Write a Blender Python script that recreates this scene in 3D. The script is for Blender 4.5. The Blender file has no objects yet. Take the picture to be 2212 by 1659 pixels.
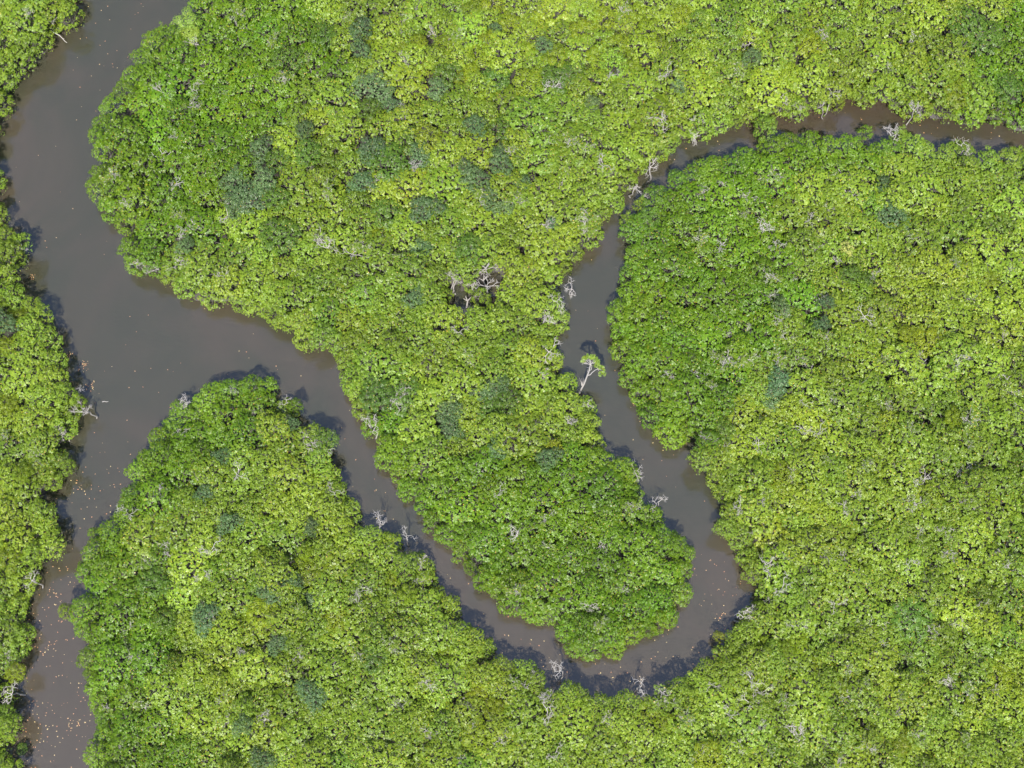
import bpy, math, random
import numpy as np
from mathutils import Vector

# ------------------------------------------------------------------ camera, world, sun, exposure
SC = bpy.context.scene
COL = SC.collection
F, CX, CY = 4301.0, 1106.0, 829.5          # focal length and centre, in units of a 2212 wide frame
H, TILT = 232.0, math.radians(15.5)
cd = bpy.data.cameras.new('camera'); cam = bpy.data.objects.new('camera', cd); COL.objects.link(cam)
cd.sensor_width = 36; cd.lens = F / 2212 * 36; cd.clip_start = 1; cd.clip_end = 6000
cam.location = (0, 0, H); cam.rotation_euler = (TILT, 0, 0)
SC.camera = cam

world = bpy.data.worlds.new('World'); SC.world = world; world.use_nodes = True
nt = world.node_tree
bg = nt.nodes['Background']
sky = nt.nodes.new('ShaderNodeTexSky'); sky.sky_type = 'NISHITA'; sky.sun_disc = False
SUN_DIR = Vector((0.03, 0.50, -1.0)).normalized()
sky.sun_elevation = math.asin(-SUN_DIR.z); sky.sun_rotation = math.atan2(-SUN_DIR.x, -SUN_DIR.y) % (2*math.pi)
sky.altitude = 0; sky.air_density = 1.0; sky.dust_density = 1.0
nt.links.new(sky.outputs[0], bg.inputs[0]); bg.inputs[1].default_value = 0.10
sd = bpy.data.lights.new('sun', 'SUN'); sd.energy = 5.0; sd.angle = math.radians(0.5); sd.color = (1.0, 0.955, 0.88)
sun = bpy.data.objects.new('sun', sd); COL.objects.link(sun)
sun.rotation_euler = SUN_DIR.to_track_quat('-Z', 'Y').to_euler(); sun.location = (0, -100, 200)
SC.view_settings.view_transform = 'Standard'; SC.view_settings.look = 'None'
SC.view_settings.exposure = 0.8; SC.view_settings.gamma = 1
SC.view_settings.use_curve_mapping = False
try:
    SC.cycles.max_bounces = 6; SC.cycles.diffuse_bounces = 2; SC.cycles.glossy_bounces = 2
    SC.cycles.transmission_bounces = 3; SC.cycles.transparent_max_bounces = 4
    SC.cycles.caustics_reflective = False; SC.cycles.caustics_refractive = False
except Exception:
    pass

rng = np.random.default_rng(7)
random.seed(7)

CA, SA = math.cos(TILT), math.sin(TILT)
def at(u, v, z):
    """point of the place at height z that stands at (u, v) of the 2212 wide photograph"""
    xc, yc = (u - CX) / F, (CY - v) / F
    t = (H - z) / (CA - yc * SA)
    return np.array([xc * t, (yc * CA + SA) * t, z])
def pxm(v):
    yc = (CY - v) / F
    return F / ((H - 5) / (CA - yc * SA))    # px per metre near row v

# ------------------------------------------------------------------ materials
def mat(name):
    m = bpy.data.materials.new(name); m.use_nodes = True
    n = m.node_tree
    for x in list(n.nodes): n.nodes.remove(x)
    return m, n, n.nodes.new('ShaderNodeOutputMaterial')
def node(n, t, **kw):
    x = n.nodes.new(t)
    for k, v in kw.items(): setattr(x, k, v)
    return x

# leaves: the colour of the tree's own foliage, varied leaf by leaf
LEAF, n, out = mat('mangrove_leaves')
oi = node(n, 'ShaderNodeObjectInfo')
at_ = node(n, 'ShaderNodeAttribute', attribute_name='tint', attribute_type='GEOMETRY')
mr = node(n, 'ShaderNodeValToRGB')
cr = mr.color_ramp
cr.elements[0].position = 0.0; cr.elements[0].color = (0.42, 0.55, 0.60, 1)
cr.elements[1].position = 0.45; cr.elements[1].color = (0.90, 0.93, 0.90, 1)
e = cr.elements.new(0.92); e.color = (1.32, 1.20, 1.15, 1)
n.links.new(at_.outputs['Fac'], mr.inputs[0])
mul = node(n, 'ShaderNodeMix', data_type='RGBA', blend_type='MULTIPLY')
mul.inputs[0].default_value = 1
n.links.new(oi.outputs['Color'], mul.inputs[6]); n.links.new(mr.outputs[0], mul.inputs[7])
gt = node(n, 'ShaderNodeMath', operation='GREATER_THAN'); gt.inputs[1].default_value = 0.988
n.links.new(at_.outputs['Fac'], gt.inputs[0])
old = node(n, 'ShaderNodeMix', data_type='RGBA'); old.inputs[7].default_value = (0.62, 0.36, 0.06, 1)
n.links.new(gt.outputs[0], old.inputs[0]); n.links.new(mul.outputs[2], old.inputs[6])
pb = node(n, 'ShaderNodeBsdfPrincipled'); pb.inputs['Roughness'].default_value = 0.36
pb.inputs['Specular IOR Level'].default_value = 0.35
tr = node(n, 'ShaderNodeBsdfTranslucent')
tc = node(n, 'ShaderNodeMix', data_type='RGBA', blend_type='MULTIPLY'); tc.inputs[0].default_value = 1
tc.inputs[7].default_value = (1.0, 1.15, 0.5, 1)
n.links.new(old.outputs[2], tc.inputs[6]); n.links.new(tc.outputs[2], tr.inputs[0])
ms = node(n, 'ShaderNodeMixShader'); ms.inputs[0].default_value = 0.18
n.links.new(old.outputs[2], pb.inputs['Base Color'])
n.links.new(pb.outputs[0], ms.inputs[1]); n.links.new(tr.outputs[0], ms.inputs[2]); n.links.new(ms.outputs[0], out.inputs[0])

LEAF_MASS = LEAF.copy(); LEAF_MASS.name = 'mangrove_leaves_of_the_mass'
n = LEAF_MASS.node_tree
tn = node(n, 'ShaderNodeAttribute', attribute_name='tone', attribute_type='GEOMETRY')
for l in [l for l in n.links if l.from_node.type == 'OBJECT_INFO']:
    t_ = l.to_socket; n.links.remove(l); n.links.new(tn.outputs['Color'], t_)

def bark(name, c1, c2):
    m, n, out = mat(name)
    g = node(n, 'ShaderNodeTexCoord'); no = node(n, 'ShaderNodeTexNoise'); no.inputs['Scale'].default_value = 9
    no.inputs['Detail'].default_value = 4
    mx = node(n, 'ShaderNodeMix', data_type='RGBA'); mx.inputs[6].default_value = (*c1, 1); mx.inputs[7].default_value = (*c2, 1)
    p = node(n, 'ShaderNodeBsdfPrincipled'); p.inputs['Roughness'].default_value = 0.85
    n.links.new(g.outputs['Object'], no.inputs[0]); n.links.new(no.outputs[0], mx.inputs[0])
    n.links.new(mx.outputs[2], p.inputs['Base Color']); n.links.new(p.outputs[0], out.inputs[0])
    return m
BARK = bark('grey_bark', (0.055, 0.05, 0.042), (0.15, 0.14, 0.12))
PALE = bark('bleached_wood', (0.28, 0.26, 0.245), (0.52, 0.49, 0.47))

WATER, n, out = mat('muddy_river_water')
tcd = node(n, 'ShaderNodeTexCoord'); sep = node(n, 'ShaderNodeSeparateXYZ'); n.links.new(tcd.outputs['Object'], sep.inputs[0])
def mrange(src, a, b):
    m_ = node(n, 'ShaderNodeMapRange', interpolation_type='SMOOTHSTEP'); m_.inputs[1].default_value = a; m_.inputs[2].default_value = b; n.links.new(src, m_.inputs[0]); return m_.outputs[0]
def mth(op, a, b):
    m_ = node(n, 'ShaderNodeMath', operation=op, use_clamp=True)
    for k, x in enumerate((a, b)):
        if isinstance(x, float): m_.inputs[k].default_value = x
        else: n.links.new(x, m_.inputs[k])
    return m_.outputs[0]
# the water is browner in the side creek and in the south-west reach, grey-green in the wide reach between
sw = mrange(sep.outputs[1], 50, 22)
ne = mth('MULTIPLY', mrange(sep.outputs[1], 92, 104), mrange(sep.outputs[0], 8, 20))
n1 = node(n, 'ShaderNodeTexNoise'); n1.inputs['Scale'].default_value = 0.05; n1.inputs['Detail'].default_value = 5; n1.inputs['Distortion'].default_value = 1.2
n.links.new(tcd.outputs['Object'], n1.inputs[0])
silt = mth('MULTIPLY', mrange(n1.outputs[0], 0.38, 0.66), 0.9)
m1 = node(n, 'ShaderNodeMix', data_type='RGBA'); m1.inputs[6].default_value = (0.046, 0.045, 0.028, 1); m1.inputs[7].default_value = (0.064, 0.052, 0.036, 1)
n.links.new(mth('ADD', silt, sw), m1.inputs[0])
m2 = node(n, 'ShaderNodeMix', data_type='RGBA'); m2.inputs[7].default_value = (0.054, 0.038, 0.026, 1)
n.links.new(ne, m2.inputs[0]); n.links.new(m1.outputs[2], m2.inputs[6])
p = node(n, 'ShaderNodeBsdfPrincipled'); p.inputs['IOR'].default_value = 2.1
n.links.new(m2.outputs[2], p.inputs['Base Color'])
p.inputs['Subsurface Weight'].default_value = 0.7; p.inputs['Subsurface Radius'].default_value = (0.34, 0.30, 0.24); p.inputs['Subsurface Scale'].default_value = 1.0
# light wind: ruffled patches beside smooth ones
n3 = node(n, 'ShaderNodeTexNoise'); n3.inputs['Scale'].default_value = 0.09; n3.inputs['Detail'].default_value = 3
n.links.new(tcd.outputs['Object'], n3.inputs[0])
mp = node(n, 'ShaderNodeMapping'); mp.inputs['Scale'].default_value = (1.2, 3.2, 1); mp.inputs['Rotation'].default_value = (0, 0, 0.35)
n2 = node(n, 'ShaderNodeTexNoise'); n2.inputs['Scale'].default_value = 1.0; n2.inputs['Detail'].default_value = 4
n.links.new(tcd.outputs['Object'], mp.inputs[0]); n.links.new(mp.outputs[0], n2.inputs[0])
bp = node(n, 'ShaderNodeBump'); bp.inputs['Distance'].default_value = 0.09
bs = node(n, 'ShaderNodeMapRange'); bs.inputs[1].default_value = 0.4; bs.inputs[2].default_value = 0.65; bs.inputs[3].default_value = 0.05; bs.inputs[4].default_value = 0.20
n.links.new(n3.outputs[0], bs.inputs[0]); n.links.new(bs.outputs[0], bp.inputs['Strength'])
rg = node(n, 'ShaderNodeMapRange'); rg.inputs[1].default_value = 0.4; rg.inputs[2].default_value = 0.65; rg.inputs[3].default_value = 0.02; rg.inputs[4].default_value = 0.08
n.links.new(n3.outputs[0], rg.inputs[0]); n.links.new(rg.outputs[0], p.inputs['Roughness'])
n.links.new(n2.outputs[0], bp.inputs['Height']); n.links.new(bp.outputs[0], p.inputs['Normal']); n.links.new(p.outputs[0], out.inputs[0])

MUD, n, out = mat('forest_mud')
tcd = node(n, 'ShaderNodeTexCoord'); n1 = node(n, 'ShaderNodeTexNoise'); n1.inputs['Scale'].default_value = 0.8; n1.inputs['Detail'].default_value = 6
mx = node(n, 'ShaderNodeMix', data_type='RGBA'); mx.inputs[6].default_value = (0.014, 0.012, 0.009, 1); mx.inputs[7].default_value = (0.034, 0.027, 0.020, 1)
p = node(n, 'ShaderNodeBsdfPrincipled'); p.inputs['Roughness'].default_value = 0.6
n.links.new(tcd.outputs['Object'], n1.inputs[0]); n.links.new(n1.outputs[0], mx.inputs[0]); n.links.new(mx.outputs[2], p.inputs['Base Color'])
n.links.new(p.outputs[0], out.inputs[0])

DRIFT, n, out = mat('fallen_leaf_litter')
at_ = node(n, 'ShaderNodeAttribute', attribute_name='tint', attribute_type='GEOMETRY')
mr = node(n, 'ShaderNodeValToRGB'); cr = mr.color_ramp
cr.elements[0].color = (0.42, 0.17, 0.07, 1); cr.elements[1].color = (0.62, 0.50, 0.22, 1)
e = cr.elements.new(0.5); e.color = (0.55, 0.30, 0.14, 1)
p = node(n, 'ShaderNodeBsdfPrincipled'); p.inputs['Roughness'].default_value = 0.5
n.links.new(at_.outputs['Fac'], mr.inputs[0]); n.links.new(mr.outputs[0], p.inputs['Base Color']); n.links.new(p.outputs[0], out.inputs[0])

# ------------------------------------------------------------------ mesh helpers
def mesh(name, V, Q, material, tint=None, T=None, smooth=False):
    me = bpy.data.meshes.new(name)
    V = np.asarray(V, dtype=np.float32); Q = np.asarray(Q, dtype=np.int32)
    k = Q.shape[1]
    me.vertices.add(len(V)); me.vertices.foreach_set('co', V.ravel())
    me.loops.add(Q.size); me.loops.foreach_set('vertex_index', Q.ravel())
    me.polygons.add(len(Q)); me.polygons.foreach_set('loop_start', np.arange(0, Q.size, k, dtype=np.int32))
    me.update(calc_edges=True)
    if smooth: me.polygons.foreach_set('use_smooth', np.ones(len(Q), dtype=bool))
    if tint is not None:
        a = me.attributes.new('tint', 'FLOAT', 'FACE'); a.data.foreach_set('value', np.asarray(tint, dtype=np.float32))
    me.materials.append(material)
    me.validate()
    return me
def obj(name, me, parent=None, color=None):
    o = bpy.data.objects.new(name, me); COL.objects.link(o)
    if parent is not None: o.parent = parent
    if color is not None: o.color = (*color, 1)
    return o
def tag(o, label=None, cat=None, group=None, kind=None):
    for k, v in (('label', label), ('category', cat), ('group', group), ('kind', kind)):
        if v: o[k] = v
    return o

def unit(a): return a / np.maximum(np.linalg.norm(a, axis=-1, keepdims=True), 1e-9)

def rosettes(P, D, size, nl=7, r=rng):
    """whorls of oval leaves: one at each point P, opening along D. Each leaf is a folded kite of two faces' worth in one bent quad."""
    N = len(P)
    D = unit(D); size = np.broadcast_to(size, (N,))
    ref = np.where(np.abs(D[:, 2:3]) < 0.9, np.array([[0, 0, 1.0]]), np.array([[1.0, 0, 0]]))
    A = unit(np.cross(ref, D)); B = np.cross(D, A)
    ang = (np.arange(nl) / nl * 2 * math.pi)[None, :] + r.random((N, 1)) * 6.28 + r.normal(0, .22, (N, nl))
    el = r.uniform(-0.05, 0.55, (N, nl))
    out_ = np.cos(ang)[..., None] * A[:, None] + np.sin(ang)[..., None] * B[:, None]
    ax = np.cos(el)[..., None] * out_ + np.sin(el)[..., None] * D[:, None]
    side = unit(np.cross(ax, D[:, None]))
    up = np.cross(side, ax)
    L = size[:, None, None] * r.uniform(0.8, 1.15, (N, nl, 1)); W = L * 0.27
    base = P[:, None] + ax * L * 0.12
    droop = np.array([0, 0, -0.18]) * L
    tip = base + ax * L + droop
    mid = base + ax * L * 0.55 + up * L * 0.07
    v = np.stack([base, mid + side * W, tip, mid - side * W], axis=2).reshape(-1, 3)
    q = np.arange(len(v)).reshape(-1, 4)
    t = np.clip(r.beta(2.2, 2.2, (N, 1)) * 0.80 + r.random((N, nl)) * 0.20, 0, 0.97)
    t = np.where(r.random((N, nl)) < 0.008, 1.0, t)
    return v, q, t.ravel()

def tube(pts, rad, k=5):
    pts = np.asarray(pts, float); rad = np.asarray(rad, float)
    T = unit(np.gradient(pts, axis=0)); V = []
    for i in range(len(pts)):
        ref = np.array([1.0, 0, 0]) if abs(T[i][0]) < .8 else np.array([0, 1.0, 0])
        a = unit(np.cross(T[i], ref)); b = np.cross(T[i], a)
        th = np.arange(k) / k * 2 * math.pi
        V.append(pts[i] + rad[i] * (np.cos(th)[:, None] * a + np.sin(th)[:, None] * b))
    V = np.concatenate(V)
    Q = [[i * k + j, i * k + (j + 1) % k, (i + 1) * k + (j + 1) % k, (i + 1) * k + j] for i in range(len(pts) - 1) for j in range(k)]
    return V, np.array(Q)
class Wood:
    def __init__(s): s.V, s.Q, s.n = [], [], 0
    def add(s, pts, rad, k=5):
        v, q = tube(pts, rad, k); s.V.append(v); s.Q.append(q + s.n); s.n += len(v)
    def mesh(s, name, m): return mesh(name, np.concatenate(s.V), np.concatenate(s.Q), m, smooth=True)
def curve(a, b, r, bend=0.15, n=4):
    a, b = np.asarray(a, float), np.asarray(b, float)
    t = np.linspace(0, 1, n)[:, None]
    off = r.normal(0, bend, 3) * np.linalg.norm(b - a)
    return a + (b - a) * t + off * (t * (1 - t) * 2) + r.normal(0, .03, (n, 3)) * np.linalg.norm(b - a) * ((t > 0) & (t < 1))

def crown_tree(r, R=2.4, ztop=7.4, thick=1.7, clump=(0.42, 0.72), leaf=0.17, dens=1.0, flat=0.80, nclump=None, twig=0.10, roots=False, irregular=0.22, smooth_dome=False, pack=0.84):
    """returns (crown mesh, trunk mesh[, prop root mesh]): a crown of leaf clumps carried by limbs, its base at the origin"""
    area = math.pi * R * R
    mc = (clump[0] + clump[1]) / 2
    ph = r.random(4) * 6.28
    def edge(a): return R * (1 + irregular * (0.5*np.sin(2*a+ph[0]) + 0.4*np.sin(3*a+ph[1]) + 0.35*np.sin(5*a+ph[2])))
    C, RC = [], []
    tries = 0
    while tries < 2600:
        tries += 1
        a = r.random() * 6.28; rho = math.sqrt(r.random())
        rc = r.uniform(*clump) if tries < 1300 else clump[0] * r.uniform(.62, .95)
        e = edge(a) - rc * 0.75
        x, y = e * rho * math.cos(a), e * rho * math.sin(a)
        if any(math.hypot(x - d[0], y - d[1]) < (rc + q) * pack for d, q in zip(C, RC)): continue
        z = ztop - rc * flat - thick * (1 - math.sqrt(max(0, 1 - (rho * 0.97) ** 2))) + r.normal(0, 0.10 if smooth_dome else 0.20)
        C.append(np.array([x, y, z])); RC.append(rc)
    P, D = [], []
    for c, rc in zip(C, RC):
        m = max(7, int(dens * 2 * math.pi * rc * rc / (leaf * leaf * 2.6)))
        d = unit(r.normal(0, 1, (m, 3)) * [1, 1, 1.1]); d[:, 2] = np.where(d[:, 2] < -0.15, -d[:, 2], d[:, 2])
        k3 = r.normal(0, 1, 3) * 2.2; wob = 1 + 0.16 * np.sin(d @ k3 * 2 + r.random() * 6)[:, None]
        sc = np.array([rc * r.uniform(.85, 1.2), rc * r.uniform(.85, 1.2), rc * flat])
        q = c + d * sc * wob * r.uniform(0.80, 1.04, (m, 1))
        lean = unit(np.array([c[0], c[1], 1.6 * R]))
        P.append(q); D.append(unit(d * np.array([.8, .8, 1.0]) + lean * 0.8 + r.normal(0, .18, (m, 3))))
    # inner, lower foliage
    m = int(area * 8)
    a = r.random(m) * 6.28; rho = np.sqrt(r.random(m)) * 0.93
    q = np.stack([edge(a) * rho * np.cos(a), edge(a) * rho * np.sin(a), ztop - 2.1 - thick * (1 - np.sqrt(1 - rho**2 * .9)) - r.random(m) * 0.7], 1)
    P.append(q); D.append(unit(np.stack([r.normal(0, .4, m), r.normal(0, .4, m), np.ones(m)], 1)))
    P = np.concatenate(P); D = np.concatenate(D)
    P[:, 2] = np.maximum(P[:, 2], 0.25)
    v, qd, t = rosettes(P, D, leaf * r.uniform(0.85, 1.15, len(P)), 7, r)
    crown = mesh('crown', v, qd, LEAF, tint=t)
    w = Wood()
    C = np.array(C)
    zf = max(0.8, ztop - thick - 2.6) * r.uniform(.8, 1.1)
    fork = np.array([r.normal(0, .25), r.normal(0, .25), zf])
    w.add(curve((0, 0, -0.5), fork, r, .05), np.linspace(.17, .12, 4), 6)
    nl = int(r.integers(4, 7)); used = set()
    ang = np.arctan2(C[:, 1], C[:, 0]); start = r.random() * 6.28
    sector = (((ang - start) % 6.283) / 6.283 * nl).astype(int)
    for s in range(nl):
        idx = np.where(sector == s)[0]
        if not len(idx): continue
        mid = fork * 0.45 + C[idx].mean(0) * 0.55; mid[2] = min(mid[2], C[idx][:, 2].min() - 0.15)
        w.add(curve(fork, mid, r, .12), np.linspace(.10, .06, 4), 5)
        for i in idx:
            w.add(curve(mid, C[i], r, .15), np.linspace(.045, .022, 4), 4)
            if r.random() < twig:      # grey twigs that come through the leaves
                for _ in range(int(r.integers(2, 5))):
                    e = C[i] + np.array([r.normal(0, .4), r.normal(0, .4), r.uniform(.35, .75)])
                    w.add(curve(C[i], e, r, .2), np.linspace(.03, .018, 4), 3)
    trunk = w.mesh('trunk', BARK)
    rt = None
    if roots:
        g = Wood()
        for k in range(9):
            a = k / 9 * 6.28 + r.normal(0, .2); L = r.uniform(.6, 1.4); h = r.uniform(.6, 1.3)
            p0 = np.array([0, 0, h]); p1 = np.array([math.cos(a) * L * .55, math.sin(a) * L * .55, h * .85]); p2 = np.array([math.cos(a) * L, math.sin(a) * L, -0.6])
            g.add(np.array([p0, p1, p1 * [1.35, 1.35, .6], p2]), [.045, .04, .035, .03], 4)
        rt = g.mesh('prop_root', BARK)
    return crown, trunk, rt

def bare_tree(r, spread=1.4, ztop=7.6, leafy=0.0, zfork=None, thick=1.0):
    w = Wood(); tips = []
    zfork = zfork if zfork is not None else ztop - r.uniform(1.5, 2.4)
    fork = np.array([r.normal(0, .2), r.normal(0, .2), zfork])
    tk = Wood(); tk.add(curve((0, 0, -.4), fork, r, .04, 5), np.linspace(.085, .055, 5) * thick, 6)
    def grow(p, d, L, rad, lev):
        pts = [p]; q = p.copy(); dd = d.copy()
        for i in range(4):
            dd = unit(dd + r.normal(0, .30, 3) + np.array([0, 0, .04])); q = q + dd * L / 4; pts.append(q.copy())
        w.add(pts, np.linspace(rad, rad * .68, 5), 5 if lev < 2 else 4)
        if lev >= 4: tips.append(q); return
        for k in range(int(r.integers(2, 4))):
            nd = unit(dd + r.normal(0, .62, 3) * np.array([1, 1, .6]) + np.array([0, 0, .12]))
            grow(pts[-1] if k else pts[3], nd, L * r.uniform(.6, .85), rad * .68, lev + 1)
    n0 = int(r.integers(2, 5)); a0 = r.random() * 6.28
    for k in range(n0):
        a = a0 + k / n0 * 6.28 + r.normal(0, .3)
        grow(fork, unit(np.array([math.cos(a) * .8, math.sin(a) * .8, .9])), spread * r.uniform(.45, .75), .040 * thick, 0 if n0 < 4 else 1)
    tr_ = (w.mesh('bare_crown', PALE), tk.mesh('trunk', PALE))
    cr_ = None
    if leafy > 0:
        P = []
        for t in tips:
            if r.random() < leafy: P.append(t + r.normal(0, .16, (int(r.integers(3, 6)), 3)) * [1, 1, .5])
        if P:
            P = np.concatenate(P)
            v, q, t = rosettes(P, unit(np.array([0, 0, 1.0]) + r.normal(0, .35, P.shape)), .12, 7, r)
            cr_ = mesh('foliage', v, q, LEAF, tint=t)
    return tr_, cr_

# ------------------------------------------------------------------ the banks, traced as outlines of the canopy
LEFT_TOP = [(-120,-120),(175,-120),(170,33),(163,50),(123,63),(113,90),(97,110),(73,120),(63,153),(43,173),(23,193),(23,217),(0,250),(-20,330),(6,345),(8,400),(-12,425),(10,440),(8,464),(-14,478),(-120,478)]
LEFT = [(-120,478),(0,485),(30,480),(60,510),(60,553),(43,573),(37,603),(50,620),(83,643),(107,663),(107,693),(140,726),(133,753),(143,786),(140,816),(167,840),(187,870),(170,890),(160,926),(150,950),(137,960),(147,987),(157,997),(137,1027),(123,1053),(93,1073),(127,1093),(123,1126),(140,1179),(120,1196),(87,1206),(80,1239),(67,1273),(60,1306),(50,1336),(82,1353),(70,1383),(60,1406),(50,1433),(57,1453),(30,1470),(27,1506),(37,1540),(45,1570),(20,1600),(10,1626),(37,1643),(47,1659),(47,1790),(-120,1790)]
CENTRE = [(430,-130),(403,0),(383,20),(353,43),(320,57),(300,80),(290,100),(283,123),(260,150),(267,163),(240,173),(230,197),(210,213),(213,237),(197,263),(183,287),(197,320),(203,347),(193,370),(183,397),(190,427),(210,450),(217,477),(240,480),(263,507),(247,537),(250,553),(273,583),(323,590),(367,616),(377,633),(370,643),(417,650),(447,661),(490,656),(540,676),(583,696),(603,710),(633,720),(630,740),(653,755),(700,750),(717,766),(727,793),(738,836),(758,876),(765,903),(788,913),(771,926),(815,950),(808,973),(818,1010),(845,1026),(861,1070),(888,1086),(908,1113),(921,1149),(938,1169),(971,1183),(991,1223),(1021,1233),(1018,1259),(1065,1289),(1081,1319),(1125,1339),(1198,1356),(1208,1389),(1232,1416),(1285,1431),(1302,1416),(1328,1424),(1355,1399),(1402,1373),(1448,1356),(1472,1339),(1475,1319),(1495,1289),(1492,1256),(1498,1223),(1505,1186),(1475,1153),(1438,1123),(1435,1080),(1388,1067),(1385,1020),(1365,983),(1318,977),(1305,946),(1298,913),(1288,870),(1258,853),(1248,840),(1248,813),(1215,793),(1215,770),(1208,740),(1202,710),(1232,696),(1238,670),(1218,646),(1202,620),(1215,603),(1235,590),(1235,563),(1262,553),(1272,537),(1308,514),(1308,480),(1318,467),(1348,450),(1348,413),(1371,403),(1391,380),(1405,337),(1431,347),(1455,330),(1475,303),(1522,293),(1588,280),(1608,260),(1638,257),(1650,272),(1668,262),(1680,240),(1705,253),(1742,260),(1758,237),(1792,240),(1825,227),(1828,213),(1852,207),(1862,230),(1885,223),(1902,213),(1935,237),(1952,233),(1969,253),(2005,247),(2019,263),(2055,253),(2085,270),(2119,275),(2142,260),(2175,263),(2192,277),(2213,282),(2330,300),(2330,-130)]
EAST = [(2330,345),(2213,317),(2199,310),(2162,303),(2132,317),(2115,320),(2089,293),(2049,303),(2022,307),(1999,297),(1995,287),(1949,270),(1929,293),(1899,280),(1885,287),(1882,267),(1849,267),(1849,283),(1802,287),(1768,280),(1748,273),(1705,277),(1682,283),(1655,293),(1635,310),(1602,310),(1588,323),(1512,337),(1475,360),(1455,363),(1438,390),(1402,393),(1395,417),(1372,433),(1368,457),(1338,467),(1345,500),(1358,513),(1345,553),(1335,563),(1342,603),(1332,626),(1315,653),(1315,683),(1325,710),(1322,746),(1338,780),(1338,826),(1358,853),(1378,873),(1382,903),(1412,913),(1418,940),(1442,950),(1462,956),(1498,950),(1508,933),(1506,960),(1492,973),(1492,996),(1508,1020),(1525,1040),(1542,1063),(1558,1093),(1545,1136),(1565,1159),(1595,1194),(1598,1216),(1602,1246),(1625,1266),(1635,1293),(1618,1306),(1585,1323),(1602,1339),(1575,1366),(1548,1396),(1552,1420),(1542,1433),(1518,1423),(1495,1436),(1475,1460),(1438,1460),(1422,1493),(1405,1496),(1348,1486),(1322,1496),(1285,1490),(1255,1476),(1205,1466),(1202,1490),(1165,1483),(1182,1460),(1152,1433),(1132,1416),(1095,1416),(1072,1406),(1065,1373),(1038,1353),(1005,1343),(985,1339),(998,1313),(985,1293),(968,1269),(945,1259),(938,1206),(925,1193),(898,1196),(865,1179),(868,1163),(885,1156),(858,1133),(781,1126),(781,1086),(751,1060),(738,1030),(724,996),(710,950),(707,916),(660,906),(647,886),(647,860),(617,853),(597,856),(600,836),(590,826),(550,806),(500,810),(460,810),(430,830),(405,833),(407,856),(373,863),(370,896),(333,920),(313,946),(300,973),(277,996),(273,1033),(260,1060),(247,1093),(243,1106),(217,1126),(193,1143),(187,1166),(163,1189),(160,1246),(180,1266),(167,1283),(127,1306),(127,1333),(160,1343),(160,1366),(177,1393),(163,1406),(163,1453),(180,1459),(183,1506),(200,1550),(203,1586),(177,1620),(180,1659),(180,1790),(2330,1790)]
LANDS = [LEFT_TOP, LEFT, CENTRE, EAST]
HOLES = [[(966,596),(976,630),(988,660),(1012,668),(1024,648),(1012,626),(996,606)], [(1036,606),(1054,580),(1072,566),(1090,590),(1084,614),(1058,628)]]

def inside(poly, X, Y):
    P = np.asarray(poly, float); x0, y0 = P[:, 0], P[:, 1]; x1, y1 = np.roll(x0, -1), np.roll(y0, -1)
    X = np.asarray(X, float); Y = np.asarray(Y, float); r = np.zeros(X.shape, bool)
    for a, b, c, d in zip(x0, y0, x1, y1):
        if b == d: continue
        r ^= ((b > Y) != (d > Y)) & (X < (c - a) * (Y - b) / (d - b) + a)
    return r
def edge_dist(X, Y, polys):
    X = np.asarray(X, float); Y = np.asarray(Y, float); best = np.full(X.shape, 1e9)
    for poly in polys:
        P = np.asarray(poly, float)
        for (a, b), (c, d) in zip(P, np.roll(P, -1, 0)):
            L = (c - a) ** 2 + (d - b) ** 2
            t = np.clip(((X - a) * (c - a) + (Y - b) * (d - b)) / max(L, 1e-9), 0, 1)
            best = np.minimum(best, np.hypot(X - a - t * (c - a), Y - b - t * (d - b)))
    return best
# land raster, one cell = 4 px of the 2212 wide frame
G = 4; GX0, GY0 = -120, -130
gx = np.arange(GX0, 2332, G) + G / 2; gy = np.arange(GY0, 1792, G) + G / 2
XX, YY = np.meshgrid(gx, gy)
LAND = np.zeros(XX.shape, bool)
for L_ in LANDS: LAND |= inside(L_, XX, YY)
for h in HOLES: LAND &= ~inside(h, XX, YY)
DIST = np.where(LAND, edge_dist(XX, YY, LANDS + HOLES), 0)
def cell(u, v):
    return min(max(int((v - GY0) / G), 0), XX.shape[0] - 1), min(max(int((u - GX0) / G), 0), XX.shape[1] - 1)
def land_at(u, v): return bool(LAND[cell(u, v)])

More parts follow.
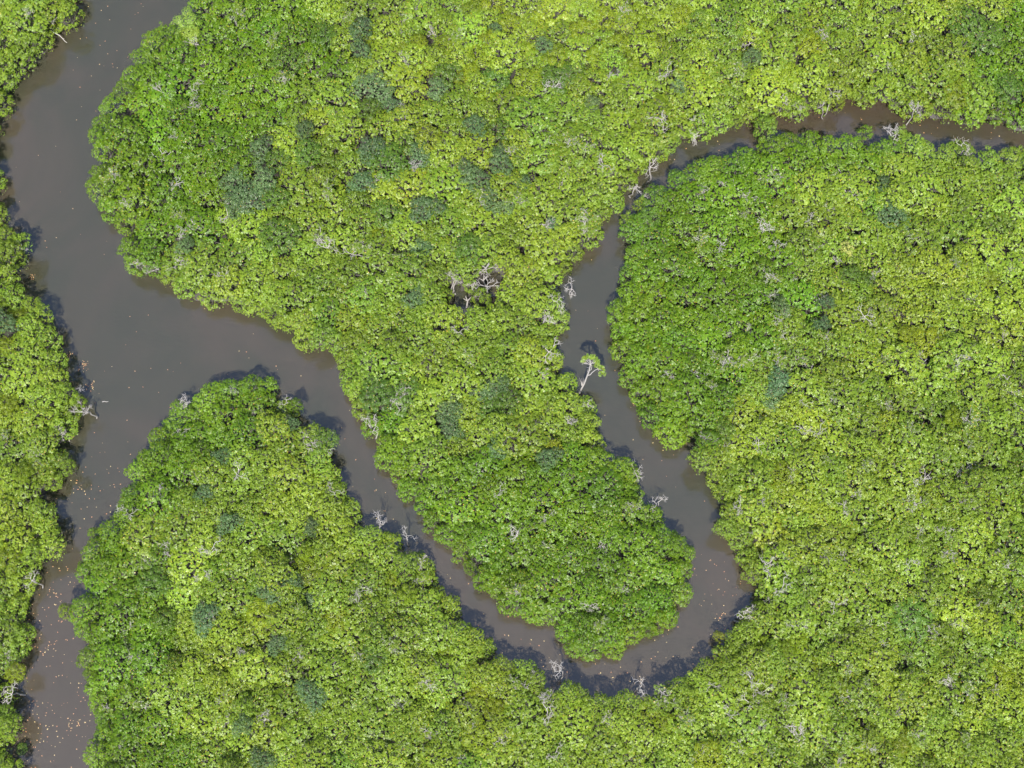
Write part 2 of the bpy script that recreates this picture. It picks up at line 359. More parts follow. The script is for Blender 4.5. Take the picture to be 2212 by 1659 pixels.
# ------------------------------------------------------------------ ground and river
def build_ground():
    xs = np.concatenate([[-1500, -400, -140], np.arange(-85, 86, 0.8), [140, 400, 1500]])
    ys = np.concatenate([[-1500, -400, -60], np.arange(-5, 145, 0.8), [220, 500, 1500]])
    X, Y = np.meshgrid(xs, ys)
    # which photo column and row each point of the plane z = 3 belongs to
    dz = 3 - H
    a = Y * CA + dz * SA; b = -Y * SA + dz * CA
    u = CX + F * X / -b; v = CY - F * a / -b
    lnd = np.zeros(X.shape, bool)
    for L_ in LANDS: lnd |= inside(L_, u, v)
    outer = (u < GX0) | (u > 2330) | (v < GY0) | (v > 1790)
    d = edge_dist(u.ravel(), v.ravel(), LANDS).reshape(u.shape)
    z = np.where(lnd, np.clip((d - 18) / 25, -1, 1) * 0.35, -1.6)
    z = np.where(lnd, np.where(d < 18, -0.4, z), z); z = np.where(outer, 0.25, z)
    for h in HOLES:
        z = np.where(inside(h, u, v), -0.3, z)
    z = z + np.random.default_rng(1).normal(0, .03, z.shape)
    V = np.stack([X.ravel(), Y.ravel(), z.ravel()], 1)
    ny, nx = X.shape
    i = np.arange(ny * nx).reshape(ny, nx)
    Q = np.stack([i[:-1, :-1].ravel(), i[:-1, 1:].ravel(), i[1:, 1:].ravel(), i[1:, :-1].ravel()], 1)
    tag(obj('ground', mesh('ground', V, Q, MUD, smooth=True)), 'dark brown mud under the mangrove forest', None, None, 'structure')
build_ground()
V = [(-1500, -1500, 0), (1500, -1500, 0), (1500, 1500, 0), (-1500, 1500, 0)]
tag(obj('river', mesh('river', V, [[0, 1, 2, 3]], WATER)), 'muddy grey-brown tidal river and its side creek', None, None, 'structure')

# ------------------------------------------------------------------ prototypes
KINDS = {}
def protos(kind, n, **kw):
    KINDS[kind] = [crown_tree(np.random.default_rng(hash_(kind) + k), **{a: (b(k) if callable(b) else b) for a, b in kw.items()}) for k in range(n)]
def hash_(s): return sum(ord(c) * (i + 3) for i, c in enumerate(s)) * 101
# all crowns are made with a radius of 2.4 m and scaled to the tree
protos('yellow', 9, R=2.4, ztop=7.4, thick=2.3, clump=(0.30, 0.80), leaf=0.122, twig=0.16, irregular=0.24)
protos('green', 7, R=2.4, ztop=7.0, thick=2.6, clump=(0.30, 0.80), leaf=0.112, twig=0.10, irregular=0.22)
protos('bank', 7, R=2.4, ztop=5.4, thick=3.6, clump=(0.36, 0.74), leaf=0.116, twig=0.10, irregular=0.18, roots=True)
protos('dark', 4, R=2.4, ztop=7.6, thick=1.7, clump=(0.45, 0.7), leaf=0.11, twig=0.25, irregular=0.12, smooth_dome=True, dens=1.05)
protos('blue', 4, R=2.4, ztop=7.9, thick=1.9, clump=(0.28, 0.62), leaf=0.108, twig=0.2, irregular=0.36)
protos('olive', 4, R=2.4, ztop=7.0, thick=1.3, clump=(0.6, 0.95), leaf=0.09, twig=0.08, irregular=0.16, smooth_dome=True, flat=0.45)
ZC = {'yellow': 6.4, 'green': 5.9, 'bank': 3.8, 'dark': 6.6, 'blue': 6.7, 'olive': 6.2, 'tallbank': 6.0}

BARES = [bare_tree(np.random.default_rng(500 + k), spread=1.0 + .1 * (k % 5), ztop=7.6, leafy=0) for k in range(8)]
SPARSE = [bare_tree(np.random.default_rng(600 + k), spread=1.25, ztop=7.6, leafy=0.22) for k in range(5)]

# ------------------------------------------------------------------ where each tree stands (2212 wide frame)
BLUE = [(781,60,22),(778,103,18),(801,187,36),(848,230,20),(945,190,20),(801,320,25),(905,337,23),(1028,270,20),(1081,347,23),(1021,380,27),(781,393,22),(918,450,27),(1055,423,22),(1088,447,18),(1175,97,16),(1278,223,17),(1071,63,12),(1198,487,18),(908,537,20),(1128,393,15),(1465,183,16),
 (560,323,24),(540,425,34),(507,383,24),(570,388,24),(505,440,22),(657,280,18),(400,530,16),(898,643,22),(1052,845,24),(1082,835,22),(975,885,24),(971,925,24),(1075,966,20),(1185,990,22),(1688,663,18),(1775,703,17),(1682,822,26),(1672,855,24),(1788,653,13),(1929,467,28),(1909,397,16),(1625,120,16),(7,693,22),(443,1066,20),(477,986,18),(623,916,17),(493,1129,22),(587,1286,24),(667,1303,27),(443,1333,27),(600,1390,20),(674,1500,28),(524,1566,20),(564,1640,22),(630,1256,18),(670,1136,16)]
DARK = [(885,300,32),(968,153,28),(795,233,24),(838,350,40),(835,460,32),(1071,165,28),(1081,277,26),(1205,163,32),(1240,150,24),(1015,533,28),(600,343,24),(663,327,27),(717,353,22),(594,427,26),(600,507,38),(620,130,32),(700,77,30),(1055,880,30),(1100,868,30),(865,850,42),(812,850,34),(2090,55,40),(2135,85,38),(2180,190,30),(1838,590,19),(1875,603,19),(1965,1339,46),(805,1420,28),(353,1340,24),(700,950,26),(330,1260,30),(1560,930,26),(1400,470,24)]
OLIVE = [(1170,40,22),(1262,62,26),(1330,92,26),(1200,120,24),(960,92,20),(1002,165,18),(1058,82,20),(1140,108,22),(1302,38,24),(1402,60,24),(905,87,16),(868,103,16),(1048,207,16),(925,140,18),(1015,150,16),(1360,130,22),(1290,120,22),(1425,100,22),(1100,45,20),(1020,20,20),(1480,30,22),(1380,25,22),
 (37,686,20),(10,746,20),(20,873,20),(50,1020,20),(567,1199,18),(537,1323,15),(33,1453,20),(660,1193,16),(881,1279,20),(840,1250,18),(1030,1500,26),(1070,1530,22),(1010,1450,20),(960,1410,20),(1400,1530,24),(1440,1560,22),(1725,1386,20),(1700,1400,18),(1650,1390,16),(1780,1440,22),(1820,1480,20),(1960,720,18),(2060,900,20),(2140,600,20)]
BARE = [(427,187),(407,217),(513,53),(600,67),(500,33),(358,383),(347,333),(413,417),(260,427),(400,490),(433,480),(33,527),(383,460),(310,180),(243,377),(707,383),(687,500),(713,533),(103,40),(617,163),(1343,25),(1231,300),(1198,302),(1261,310),(1431,270),(1308,353),(1218,377),(1258,460),(1268,493),(1368,397),(1402,360),(868,47),(1001,73),(1113,427),(758,547),(798,540),(1171,480),(808,383),(1191,175),(1448,147),(1235,153),
 (1975,70),(1592,143),(1618,90),(1778,73),(1515,247),(1822,367),(1840,400),(1578,413),(1618,413),(1525,517),(1565,517),(1688,530),(2075,317),(1802,190),(1975,233),(1692,213),(1502,287),(1942,290),(1648,473),(300,563),(340,573),(380,560),(477,586),(393,880),(393,930),(510,1013),(333,1053),(160,863),(188,880),(77,1000),(687,970),(674,936),(127,930),(627,876),
 (1051,576),(981,603),(1025,610),(1048,616),(1240,613),(1201,646),(1178,676),(998,716),(1185,753),(1181,803),(868,846),(850,860),(798,750),(1011,753),(1271,873),(1365,1016),(1422,1086),(1375,1093),(805,916),(1635,773),(1678,763),(1735,766),(1542,780),(1578,766),(1658,596),(1672,603),(1658,623),(2095,913),(2185,820),(2072,780),(1735,920),(1772,930),(1642,960),(1872,1010),(2089,1013),(1982,1033),(1615,1087),(1985,1087),(2102,1083),(1912,876),
 (460,1169),(357,1186),(277,1403),(313,1533),(280,1346),(67,1253),(33,1490),(637,1413),(550,1556),(815,1133),(877,1158),(908,1206),(918,1256),(871,1523),(918,1459),(1098,1463),(1161,1459),(1215,1449),(1248,1486),(1175,1529),(1185,1620),(1075,1590),(931,1573),(1305,1176),(1302,1226),(1176,1163),(1118,1156),(1442,1516),(1378,1479),(848,1383),(998,1639),(1188,1499),
 (1662,1223),(1788,1203),(1825,1203),(1889,1256),(1972,1219),(2055,1196),(1812,1306),(1885,1339),(1745,1346),(2025,1369),(2075,1353),(2122,1423),(1548,1476),(1705,1533),(1732,1593),(1522,1616),(1675,1626),(1812,1646),(1905,1416),(1652,1486),(2145,1490),(1688,1263),(1602,1329),(2192,1229),(1985,1590)]
BIG_BARE = {(427,187):1.2,(1343,25):1.3,(1975,70):1.7,(1822,367):1.9,(1840,400):1.3,(1431,270):1.5,(1592,143):1.4,(1231,300):1.3,(1258,460):1.5,(868,846):1.8,(1185,753):1.8,(1635,773):1.5,(1678,763):1.5,(1735,766):1.4,(2095,913):1.5,(2185,820):1.5,(1788,1203):1.6,(1825,1203):1.4,(1662,1223):1.6,(1885,1339):1.5,(1161,1459):1.3,(1732,1593):1.5,(1240,613):1.2,(358,383):1.3,(1981,1033):1.0}
GREEN_ZONES = [[(403,-130),(560,-130),(700,60),(745,160),(600,190),(590,330),(490,400),(430,500),(370,560),(300,600),(170,430),(170,290),(300,80)],
 [(790,950),(1000,1010),(1150,980),(1290,960),(1400,1020),(1520,1180),(1500,1380),(1280,1450),(1100,1350),(900,1150)],
 [(1320,500),(1480,440),(1700,430),(1760,620),(1640,760),(1560,860),(1560,980),(1480,960),(1330,830),(1300,650)],
 [(1390,400),(1500,330),(1640,290),(1900,280),(1960,330),(1820,380),(1600,430),(1440,470)],
 [(150,1190),(300,1180),(380,1230),(350,1500),(420,1659),(420,1790),(170,1790),(150,1450)],
 [(2040,30),(2330,0),(2330,290),(2060,270),(2140,180)], [(700,940),(740,880),(900,930),(900,1010),(820,1020)],
 [(280,960),(400,830),(600,820),(640,870),(560,920),(400,1060),(240,1200),(200,1150)]]
def in_green(u, v): return any(bool(inside(z, np.array([u]), np.array([v]))[0]) for z in GREEN_ZONES)

placed = []      # (u, v, radius px, kind, height scale)
cover = np.zeros(XX.shape, bool)
def put(u, v, rp, kind, zk=None, force=False):
    placed.append([u, v, rp, kind, zk, 1.0])
    cover[:] |= (XX - u) ** 2 + (YY - v) ** 2 < (rp * 0.80) ** 2
for u, v, r_ in DARK: put(u, v, r_ * 1.12, 'dark')
for u, v, r_ in BLUE: put(u, v, r_ * 1.15, 'blue')
for u, v, r_ in OLIVE: put(u, v, r_ * 1.12, 'olive')
put(1198, 963, 18, 'gold'); put(1832, 533, 15, 'gold'); put(400, 53, 34, 'pale'); put(408, 72, 24, 'pale')
put(1657, 272, 26, 'green')
# a row of trees along every bank
R2 = np.random.default_rng(21)
for poly in LANDS:
    P = np.array(poly + [poly[0]], float); seg = np.hypot(*np.diff(P, axis=0).T); L = np.concatenate([[0], np.cumsum(seg)])
    s = 0.0
    while s < L[-1]:
        i = min(np.searchsorted(L, s, 'right') - 1, len(seg) - 1); t = (s - L[i]) / max(seg[i], 1e-6)
        u, v = P[i] * (1 - t) + P[i + 1] * t
        d = (P[i + 1] - P[i]) / max(seg[i], 1e-6)
        rp = R2.uniform(23, 34)
        s += rp * 1.15
        if not (-60 < u < 2272 and -60 < v < 1719): continue
        nrm = np.array([-d[1], d[0]])
        if not land_at(u + nrm[0] * 12, v + nrm[1] * 12): nrm = -nrm
        # uphill in the distance field keeps the crown inside its bank at sharp corners
        c = np.array([u, v]) + nrm * rp * 1.0
        if not land_at(*c) or DIST[cell(*c)] < rp * 0.55: rp = max(13, rp * .62); c = np.array([u, v]) + nrm * rp * 0.9
        if not land_at(*c) or DIST[cell(*c)] < rp * 0.5: continue
        if min([math.hypot(c[0] - q[0], c[1] - q[1]) / (rp + q[2]) for q in placed] + [9]) < 0.42: continue
        north = nrm[1] > 0.25      # the water lies beyond it: its top shows against the river and its shadow falls there
        put(c[0], c[1], rp, 'bank', None if not north else 'tall')
# the closed forest behind
SLACK = np.full(XX.shape, 1e9)
for q in placed: SLACK = np.minimum(SLACK, np.hypot(XX - q[0], YY - q[1]) - 0.74 * q[2])
OK = LAND & (DIST > 10) & (XX > -60) & (XX < 2272) & (YY > -60) & (YY < 1719)
R3 = np.random.default_rng(31)
gid = 0
while True:
    S = np.where(OK, SLACK, -1); mx_ = S.max()
    if mx_ < 15: break
    c_ = np.argwhere(S > mx_ * (0.86 if mx_ < 60 else 0.5)); i = tuple(c_[R3.integers(len(c_))])
    if mx_ > 60 and S[i] < 36: continue
    rp = min(float(S[i]) * 1.0 + 16, R3.uniform(38, 54), max(12, DIST[i] * 1.1)); rp = max(rp, 15)
    u, v = XX[i] + R3.uniform(-2, 2), YY[i] + R3.uniform(-2, 2)
    if in_green(u, v): kind = 'green'
    else:
        x = R3.random(); kind = 'yellow' if x < 0.74 else 'green' if x < (0.98 if v > 200 or u < 800 else .88) else 'olive'
    if DIST[i] < 20: kind = 'bank'
    if kind == 'olive' and rp > 34: rp = 34
    put(u, v, rp, kind); SLACK = np.minimum(SLACK, np.hypot(XX - u, YY - v) - 0.74 * rp)
print('TREES', len(placed), {k: sum(1 for p in placed if p[3] == k) for k in set(p[3] for p in placed)})

# ------------------------------------------------------------------ building the trees
COLORS = {'yellow': (0.215, 0.305, 0.026), 'green': (0.112, 0.210, 0.011), 'bank': (0.122, 0.222, 0.012), 'dark': (0.092, 0.168, 0.020),
          'blue': (0.105, 0.185, 0.068), 'olive': (0.185, 0.255, 0.014), 'gold': (0.33, 0.40, 0.030), 'pale': (0.210, 0.320, 0.045)}
NAME = {'yellow': 'yellow_green_mangrove', 'green': 'mid_green_mangrove', 'bank': 'riverbank_mangrove', 'dark': 'dark_green_mangrove', 'blue': 'blue_green_tree',
        'olive': 'olive_mangrove', 'gold': 'golden_mangrove', 'pale': 'pale_green_mangrove'}
LOOK = {'yellow': 'yellow-green mangrove', 'green': 'mid-green mangrove', 'bank': 'green bankside mangrove', 'dark': 'dark green mangrove', 'blue': 'blue-green tree',
        'olive': 'olive mangrove', 'gold': 'golden mangrove', 'pale': 'pale green mangrove', 'bare': 'bare whitish tree', 'sparse': 'thin-leaved whitish tree'}
GROUP = {'yellow': 'yellow-green mangroves of the closed forest', 'green': 'mid-green mangroves of the closed forest', 'bank': 'mangroves lining the river banks', 'dark': 'round dark green mangrove crowns',
         'blue': 'blue-green trees scattered in the forest', 'olive': 'smooth olive mangrove crowns', 'gold': 'golden crowns', 'pale': 'pale green crowns by the upper river', 'bare': 'bare whitish trees in the canopy', 'sparse': 'thin-leaved whitish trees in the canopy'}
ANCHORS = [(1265,780,'the tall leaning white tree'),(1028,622,'the dark gap in the forest'),(1198,963,'the golden crown'),(534,413,'the big blue-green cluster'),(404,60,'the pale crowns by the upper river'),
 (1965,1339,'the big smooth round crown'),(1285,1431,'the tip of the long peninsula'),(500,810,'the tip of the left peninsula'),(187,870,'the point of the left bank'),(127,1320,'the crown jutting into the lower river'),
 (1505,950,'the notch in the east bank'),(1330,480,'the mouth of the creek'),(1657,270,'the tree bridging the creek'),(1822,367,'the tallest white snag'),(1975,70,'the white forked limbs in a gap'),
 (2110,70,'the large dark crown pair'),(1635,1293,'the outermost point of the river bend'),(838,350,'the broad dark crown'),(866,848,'the white-twigged dark crown'),(1929,467,'the lone blue-green crown of the east'),
 (2212,1659,"the photo's lower right corner"),(2212,1000,"the photo's right edge at mid height"),(1700,1659,"the photo's bottom edge under the bend"),(1150,1659,"the photo's bottom edge at the middle"),(600,1659,"the photo's bottom edge left of middle"),
 (0,1659,"the photo's lower left corner"),(0,0,"the photo's upper left corner"),(640,0,"the photo's top edge left of middle"),(1106,0,"the photo's top middle"),(1620,0,"the photo's top edge right of middle"),(2212,0,"the photo's upper right corner"),
 (185,290,'the west point of the central forest'),(738,836,'the bend where the channel narrows'),(1678,765,'the three white snags'),(1678,838,'the tall blue-green pair'),(2095,913,'the spreading white snag near the right'),(2200,310,'the creek at the right edge'),
 (1200,1470,'the white limbs over the south bank'),(667,1303,'the wide blue-green crown'),(674,1500,'the southern blue-green crown'),(1500,1190,'the widest point of the peninsula'),(0,1100,"the photo's left edge at mid height")]
NUM = ['', 'one', 'two', 'three', 'four', 'five', 'six', 'seven', 'eight', 'nine', 'ten']
used = set()
def label_for(kind, u, v, extra=''):
    order = sorted(ANCHORS, key=lambda a: math.hypot(a[0] - u, a[1] - v))
    for unit_, word in ((46, 'crown'), (30, 'small crown')):
        for a in order[:9]:
            dx, dy = round((u - a[0]) / unit_), round((v - a[1]) / unit_)
            if abs(dx) > 10 or abs(dy) > 10: continue
            parts = []
            if dx: parts.append(NUM[abs(dx)] + (' left' if dx < 0 else ' right'))
            if dy: parts.append(NUM[abs(dy)] + (' above' if dy < 0 else ' below'))
            if not parts: s = LOOK[kind] + ' beside ' + a[2]
            else:
                w_ = parts[0].split(); s = LOOK[kind] + ', ' + w_[0] + ' ' + word + ('s' if w_[0] != 'one' else '') + ' ' + w_[1] + (' and ' + parts[1] if len(parts) > 1 else '')
                s += (' of ' if w_[1] in ('left', 'right') and len(parts) == 1 else ' ') + a[2]
            if s not in used: used.add(s); return s
    raise RuntimeError('no label left')

R4 = np.random.default_rng(5)
MASS = {}
for kind in ('yellow', 'green'):
    idx = sorted((i for i, q in enumerate(placed) if q[3] == kind and not (q[0], q[1]) in ((1657, 272),)), key=lambda i: -placed[i][2] * (1 if -8 < placed[i][0] < 2220 and -8 < placed[i][1] < 1667 else .2))
    for i in idx[299:]: placed[i].append('mass')
counts = {}
OWN = {(1198, 963): 'small golden-yellow crown among the green near the channel, the yellowest of all', (1832, 533): 'small pale yellow bushy crown alone in the eastern forest',
       (400, 53): 'broad pale green crown at the edge of the upper river', (408, 72): 'smaller pale green crown touching the broad pale one by the upper river',
       (1965, 1339): 'big smooth rounded deep-green crown, the broadest in the south-eastern forest', (1657, 272): 'green mangrove whose crown bridges the narrow side creek',
       (540, 425): 'largest blue-green crown in the dark blue-green cluster of the western forest', (838, 350): 'broadest round dark green crown in the north-western forest',
       (865, 850): 'dark green crown full of white twigs above the narrowing channel', (1929, 467): 'lone blue-green crown in the eastern forest with a white snag in it'}
for PL in placed:
    u, v, rp, kind, zk = PL[:5]; massed = PL[-1] == 'mass'
    pk = {'gold': 'yellow', 'pale': 'olive'}.get(kind, kind)
    tall = zk == 'tall'
    lib = KINDS['green' if tall else pk]
    crown, trunk, rt = lib[int(R4.integers(len(lib)))]
    zc = ZC['tallbank'] if tall else ZC[pk]
    big = 0.35 * math.sin(u * .011 + 1) + 0.3 * math.sin(v * .013 + u * .006)
    s = rp / (2.4 * pxm(v)) * 1.06
    hz = (0.90 + 0.04 * big + R4.normal(0, .115)) * (1 if kind != 'bank' or tall else R4.uniform(.8, 1.12))
    if s < 0.75 and kind in ('yellow', 'green') and R4.random() < (.30 if v > 900 and u > 1100 else .14): hz *= 0.74     # a low young tree: a hollow in the canopy
    hz = max(hz, 0.6); PL[5] = hz * {'bank': 5.4, 'yellow': 7.4, 'dark': 7.6, 'blue': 7.9}.get('green' if tall else kind, 7.0)
    p = at(u, v, zc * hz)
    name = NAME[kind]; rz = R4.random() * 6.283
    base = np.array(COLORS[kind])
    if kind in ('bank', 'pale') and (u, v) not in OWN:      # the bankside trees take the tone of the forest behind them
        g = in_green(u, v); base = np.array(COLORS['bank']) if g else np.array([0.175, 0.270, 0.024])
    if kind == 'green' and not in_green(u, v): base = np.array([0.145, 0.230, 0.020])
    if (u, v) == (1832, 533): base = np.array([0.36, 0.40, 0.12])
    if kind == 'yellow':
        yel = 0.5 + 0.5 * math.sin(u * .0071 + 2) * math.cos(v * .0083 + 1)
        base = base * (1 - .22 * yel * np.array([1.2, .8, .5]))
    k_ = math.exp(R4.normal(0, .11)); hue = R4.normal(0, .045)
    colr = np.clip(base * k_ * np.array([1 + hue, 1, 1 - hue]), 0, 1)
    if massed:
        MASS.setdefault(kind, []).append((crown, trunk, p, rz, s, hz, colr)); continue
    root = bpy.data.objects.new(name, None); COL.objects.link(root); root.empty_display_size = .3
    root.location = (p[0], p[1], 0.0); root.rotation_euler = (0, 0, rz); root.scale = (s, s, hz)
    obj('crown', crown, root, colr); obj('trunk', trunk, root)
    if rt is not None and pk == 'bank' and not tall: obj('prop_root', rt, root)
    lab = OWN.get((u, v)) or label_for(kind, u, v)
    tag(root, lab, 'tree', GROUP[kind])
    counts[kind] = counts.get(kind, 0) + 1

def read(me):
    V = np.empty(len(me.vertices) * 3, np.float32); me.vertices.foreach_get('co', V)
    Q = np.empty(len(me.loops), np.int32); me.loops.foreach_get('vertex_index', Q)
    return V.reshape(-1, 3), Q.reshape(-1, 4)
for kind, rows in MASS.items():
    VV, QQ, TT, CC, MM, n0 = [], [], [], [], [], 0
    for crown, trunk, p, rz, s, hz, colr in rows:
        c_, s_ = math.cos(rz), math.sin(rz)
        for k, me in enumerate((crown, trunk)):
            V, Q = read(me)
            V = np.stack([(V[:, 0] * c_ - V[:, 1] * s_) * s + p[0], (V[:, 0] * s_ + V[:, 1] * c_) * s + p[1], V[:, 2] * hz], 1)
            t = np.zeros(len(Q), np.float32)
            if k == 0: me.attributes['tint'].data.foreach_get('value', t)
            VV.append(V); QQ.append(Q + n0); n0 += len(V); TT.append(t); MM.append(np.full(len(Q), k, np.int32))
            CC.append(np.tile(np.array([*colr, 1], np.float32), (len(Q), 1)))
    me = mesh('mangrove_canopy', np.concatenate(VV), np.concatenate(QQ), LEAF_MASS, tint=np.concatenate(TT))
    me.materials.append(BARK); me.polygons.foreach_set('material_index', np.concatenate(MM))
    a = me.attributes.new('tone', 'FLOAT_COLOR', 'FACE'); a.data.foreach_set('color', np.concatenate(CC).ravel())
    tag(obj('mangrove_canopy', me), 'smaller %s crowns filling the gaps of the closed forest' % LOOK[kind], 'canopy', None, 'stuff')

# bare and thin-leaved whitish trees that rise through the canopy
R6 = np.random.default_rng(66)
tries = 0
while len(BARE) < 300 and tries < 9000:
    tries += 1
    u, v = R6.uniform(-5, 2217), R6.uniform(-5, 1664)
    if R6.random() > (0.25 + 0.75 * (u > 1500) * (v > 350) + 0.45 * (v > 1150)) or not land_at(u, v) or DIST[cell(u, v)] < 14: continue
    if min(math.hypot(u - a, v - b) for a, b in BARE) < 34: continue
    BARE.append((u, v))
for i, (u, v) in enumerate(BARE):
    sparse = R4.random() < 0.38 and DIST[cell(u, v)] > 26
    lib = SPARSE if sparse else BARES
    li, tu = lib[int(R4.integers(len(lib)))]
    sc_ = min(BIG_BARE.get((u, v), 0), 1.5) * .9 or (R4.uniform(.85, 1.25) if i < 200 else R4.uniform(.55, .95))
    near = min(placed, key=lambda q: math.hypot(q[0] - u, q[1] - v) - q[2] * .5)
    zz = near[5] + R4.uniform(.3, .75)
    p = at(u, v, zz - 0.3)
    root = bpy.data.objects.new('thin_leaved_tree' if sparse else 'bare_tree', None); COL.objects.link(root); root.empty_display_size = .3
    root.location = (p[0], p[1], 0); root.rotation_euler = (R4.normal(0, .04), R4.normal(0, .04), R4.random() * 6.283)
    root.scale = (sc_, sc_, zz / 7.6)
    obj('bare_crown', li[0], root); obj('trunk', li[1], root)
    if tu is not None: obj('foliage', tu, root, (0.13, 0.20, .02))
    tag(root, label_for('sparse' if sparse else 'bare', u, v), 'tree', GROUP['sparse' if sparse else 'bare'])

# the tall pale tree that leans out over the channel (points read at 5.53 px per source px from (2200, 1340))
def zz_(x, y, z): return at((2200 + x / 5.53) / 1.8517, (1340 + y / 5.53) / 1.8517, z)
w = Wood(); RT = np.random.default_rng(90)
def limb(pts, r0, r1, k=6):
    P = np.array([zz_(*p) for p in pts]); w.add(P, np.linspace(r0, r1, len(P)) * .78, k)
limb([(640,1330,-.3),(655,1290,.3),(700,1180,1.3),(755,1080,2.2),(820,910,3.9),(862,800,5.1),(885,700,6.2),(898,640,6.9)], .15, .085, 8)
limb([(838,890,4.1),(890,880,4.4),(930,830,4.9),(1000,775,5.5),(1060,752,6.0)], .085, .05)
limb([(850,840,4.6),(825,800,4.9),(822,765,5.3)], .045, .02); limb([(885,740,5.8),(850,722,6.0),(810,720,6.1)], .03, .015)
limb([(870,790,5.1),(915,760,5.6),(925,690,6.2),(905,640,6.8)], .06, .04)
for tip in [(700,615,7.6),(740,560,7.9),(790,520,8.1),(850,490,8.3),(910,480,8.4),(970,500,8.2),(1010,545,8.0),(1040,600,7.8),(770,600,7.8),(880,530,8.2)]:
    a = (898 + RT.normal(0, 8), 645 + RT.normal(0, 10), 6.9); m = ((a[0] + tip[0]) / 2 + RT.normal(0, 18), (a[1] + tip[1]) / 2 + 12, 7.4)
    limb([a, m, tip], .05, .018, 5)
    for _ in range(3): limb([m, ((m[0]+tip[0])/2 + RT.normal(0, 22), (m[1]+tip[1])/2 + RT.normal(0, 18), 7.7), (tip[0] + RT.normal(0, 35), tip[1] + RT.normal(0, 25), tip[2])], .024, .012, 4)
for tip in [(1085,655,6.8),(1150,730,6.7),(1180,800,6.5),(1130,860,6.3),(1110,800,6.5),(1030,690,6.6)]:
    limb([(1055, 752, 6.0), ((1055 + tip[0]) / 2 + RT.normal(0, 14), (752 + tip[1]) / 2 + RT.normal(0, 14), 6.3), tip], .04, .015, 4)
for tip in [(650,945,2.6),(700,950,2.7),(740,945,2.8),(765,965,2.7),(680,1010,2.4)]:
    limb([(705, 1130, 1.7), ((705 + tip[0]) / 2 + 6, 1040, 2.1), tip], .035, .012, 4)
root = bpy.data.objects.new('leaning_tree', None); COL.objects.link(root); b0 = zz_(650, 1310, 0); root.location = b0
me = w.mesh('trunk', PALE); me.transform(__import__('mathutils').Matrix.Translation(-Vector(b0))); obj('trunk', me, root)
P = []
for (x, y, z, nn) in [(712,580,7.8,14),(735,540,7.9,16),(770,505,8.1,18),(820,485,8.3,18),(870,482,8.4,16),(920,490,8.4,14),(975,485,8.2,18),(1010,520,8.1,18),(1035,570,7.9,16),(1045,620,7.8,14),(1080,650,6.9,12),(1130,700,6.8,16),(1165,740,6.7,18),(1185,800,6.5,18),(1175,850,6.4,18),(1135,870,6.3,12),(1035,690,6.6,7),(1000,660,7.2,6)]:
    P.append(zz_(x, y, z) + RT.normal(0, .15, (int(nn * .9), 3)))
P = np.concatenate(P)
v_, q_, t_ = rosettes(P - b0, unit(np.array([0, 0, 1.0]) + RT.normal(0, .4, P.shape)), .135, 7, RT)
obj('crown', mesh('crown', v_, q_, LEAF, tint=t_), root, (0.17, 0.26, .03))
tag(root, 'tall tree with long white trunk and thin umbrella crown leaning over the narrow channel', 'tree')

# two small lone crowns that stand in the water off the bank
for (u, v, rp, lab, c_) in [(1555, 1374, 14, 'small lone olive crown standing off the bank of the river bend', (0.21, .25, .02)), (47, 1618, 13, 'small lone deep-green bush standing in the shaded water of the lower river', (0.10, .19, .02))]:
    cr1, tk1, _ = KINDS['green'][2 if u > 100 else 4]
    p = at(u, v, 3.4 if u > 100 else 1.6); root = bpy.data.objects.new('young_mangrove', None); COL.objects.link(root)
    s = rp / (2.4 * pxm(v)); root.location = (p[0], p[1], 0); root.scale = (s, s, .58 if u > 100 else .3)
    obj('crown', cr1, root, c_); obj('trunk', tk1, root); tag(root, lab, 'tree', 'young mangroves off the bank')

# sticks: one bleached branch reaching out of the upper left bank, two afloat
def stick(name, pts, r0, r1, lab, tw=()):
    w = Wood(); P = np.array([at(*p) for p in pts]); o = P.mean(0); w.add(P - o, np.linspace(r0, r1, len(P)), 6)
    for t in tw:
        Q = np.array([at(*p) for p in t]); w.add(Q - o, np.linspace(r1 * 1.2, r1 * .5, len(Q)), 5)
    s = obj(name, w.mesh(name, PALE)); s.location = o
    tag(s, lab, 'branch' if name != 'fallen_tree' else 'tree')
stick('dead_branch', [(110,66,2.4),(119,72,2.0),(128,76,1.6),(135,83,1.2),(141,90,.9),(145,92,.8)], .07, .035, 'curved bleached branch reaching out over the water from the upper left bank', [[(135,83,1.2),(139,84,1.5)]])
stick('driftwood', [(221,868,.02),(226,867,.05),(230,868,.04),(234,867,.02)], .05, .025, 'small pale stick floating in the wide water off the left bank')
stick('driftwood', [(1542,1414,.02),(1546,1417,.06),(1552,1422,.12)], .05, .03, 'thin pale stick in the shaded water by the bend of the south bank')

for pts_, lab in (([(979,634,.5),(980,618,2.2),(986,606,4.0),(994,597,5.6)], 'pale bent trunk leaning across the left half of the dark forest gap'),
                  ([(1030,592,1.5),(1040,586,3.6),(1050,579,5.2),(1056,568,6.6)], 'thick pale trunk reaching over the top of the dark forest gap'),
                  ([(1055,632,.4),(1050,620,1.8),(1044,606,3.2),(1046,596,4.4)], 'reddish-grey trunk standing in the right half of the dark forest gap'),
                  ([(1008,664,.3),(1010,650,1.6),(1006,640,2.8)], 'short pale trunk at the bottom of the dark forest gap')):
    stick('fallen_tree', pts_, .12, .06, lab, [[pts_[-2], (pts_[-2][0] + 8, pts_[-2][1] - 9, pts_[-2][2] + .8)], [pts_[-2], (pts_[-2][0] - 9, pts_[-2][1] - 5, pts_[-2][2] + .7)]])

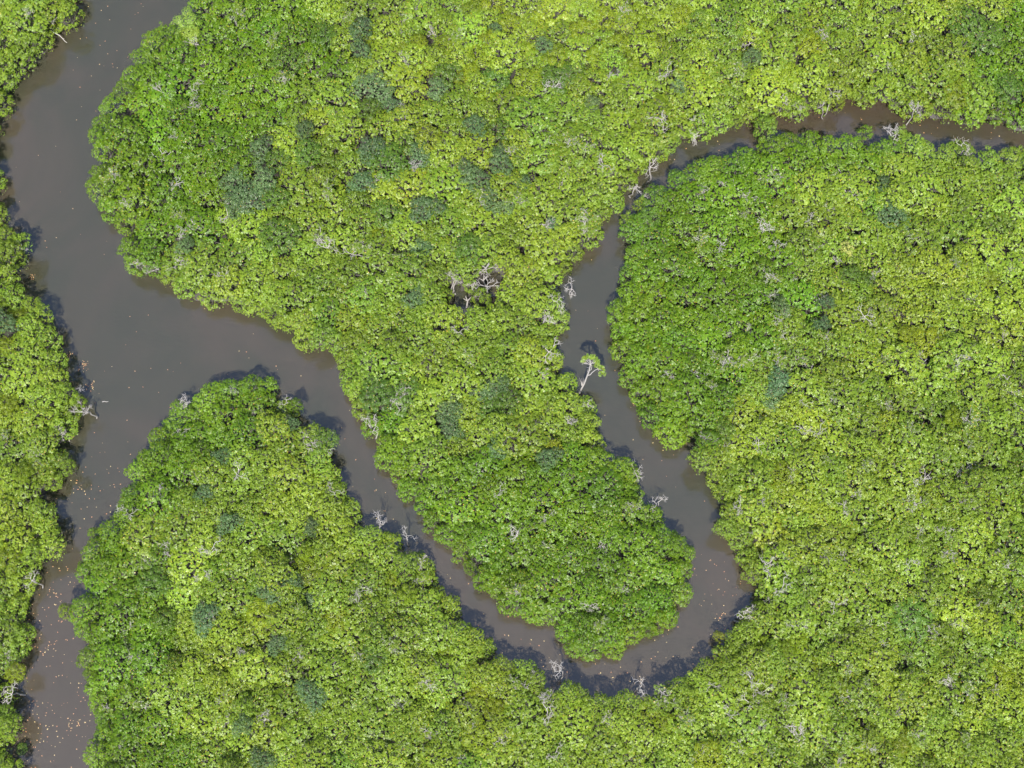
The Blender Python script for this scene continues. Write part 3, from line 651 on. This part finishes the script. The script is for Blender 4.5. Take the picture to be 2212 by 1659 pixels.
# ------------------------------------------------------------------ yellow and orange leaves afloat on the river
R5 = np.random.default_rng(77)
def water_at(u, v):
    return not any(bool(inside(L_, np.array([u]), np.array([v]))[0]) for L_ in LANDS)
pts = []
def scatter(n, u0, v0, u1, v1):
    k = 0; tries = 0
    while k < n and tries < n * 60:
        tries += 1
        u, v = R5.uniform(u0, u1), R5.uniform(v0, v1)
        if water_at(u, v): pts.append((u, v)); k += 1
def blob(n, u, v, s):
    for _ in range(n):
        a, b = R5.normal(u, s), R5.normal(v, s)
        if water_at(a, b): pts.append((a, b))
scatter(190, 30, 1180, 215, 1670); scatter(40, 120, 1000, 290, 1180); scatter(25, 140, 780, 420, 1000); scatter(30, 150, 0, 330, 300)
scatter(15, 0, 300, 240, 560); scatter(15, 250, 560, 720, 820); scatter(25, 700, 800, 1100, 1400); scatter(75, 1300, 1180, 1660, 1480)
scatter(22, 1220, 500, 1560, 1180); scatter(30, 1400, 200, 2212, 420); scatter(30, 1050, 1300, 1350, 1480)
blob(16, 70, 598, 3.5); blob(18, 150, 770, 5); blob(22, 178, 790, 7); blob(14, 195, 835, 7); blob(10, 165, 1045, 8); blob(22, 158, 1560, 12); blob(14, 108, 1285, 14); blob(12, 98, 1400, 8); blob(14, 1370, 868, 6); blob(10, 68, 1520, 7); blob(8, 1555, 1330, 10)
P = np.array([at(u, v, 0.012) for u, v in pts])
N = len(P); th = R5.random(N) * 6.28; Ls = R5.uniform(.035, .085, N)
ax = np.stack([np.cos(th), np.sin(th), np.zeros(N)], 1) * Ls[:, None]; sd_ = np.stack([-np.sin(th), np.cos(th), np.zeros(N)], 1) * Ls[:, None] * .55
cup = np.zeros((N, 3)); cup[:, 2] = .012
V = np.stack([P - ax, P - ax * .4 - sd_ + cup, P + ax * .5 - sd_ * .9 + cup, P + ax, P + ax * .5 + sd_ * .9 + cup, P - ax * .4 + sd_ + cup], 1).reshape(-1, 3)
Q = np.arange(len(V)).reshape(-1, 6)
tag(obj('fallen_leaves', mesh('fallen_leaves', V, Q, DRIFT, tint=R5.random(N))), 'orange and yellow mangrove leaves afloat all over the river', 'leaves', None, 'stuff')
print('COUNTS', counts, 'bare', len(BARE))
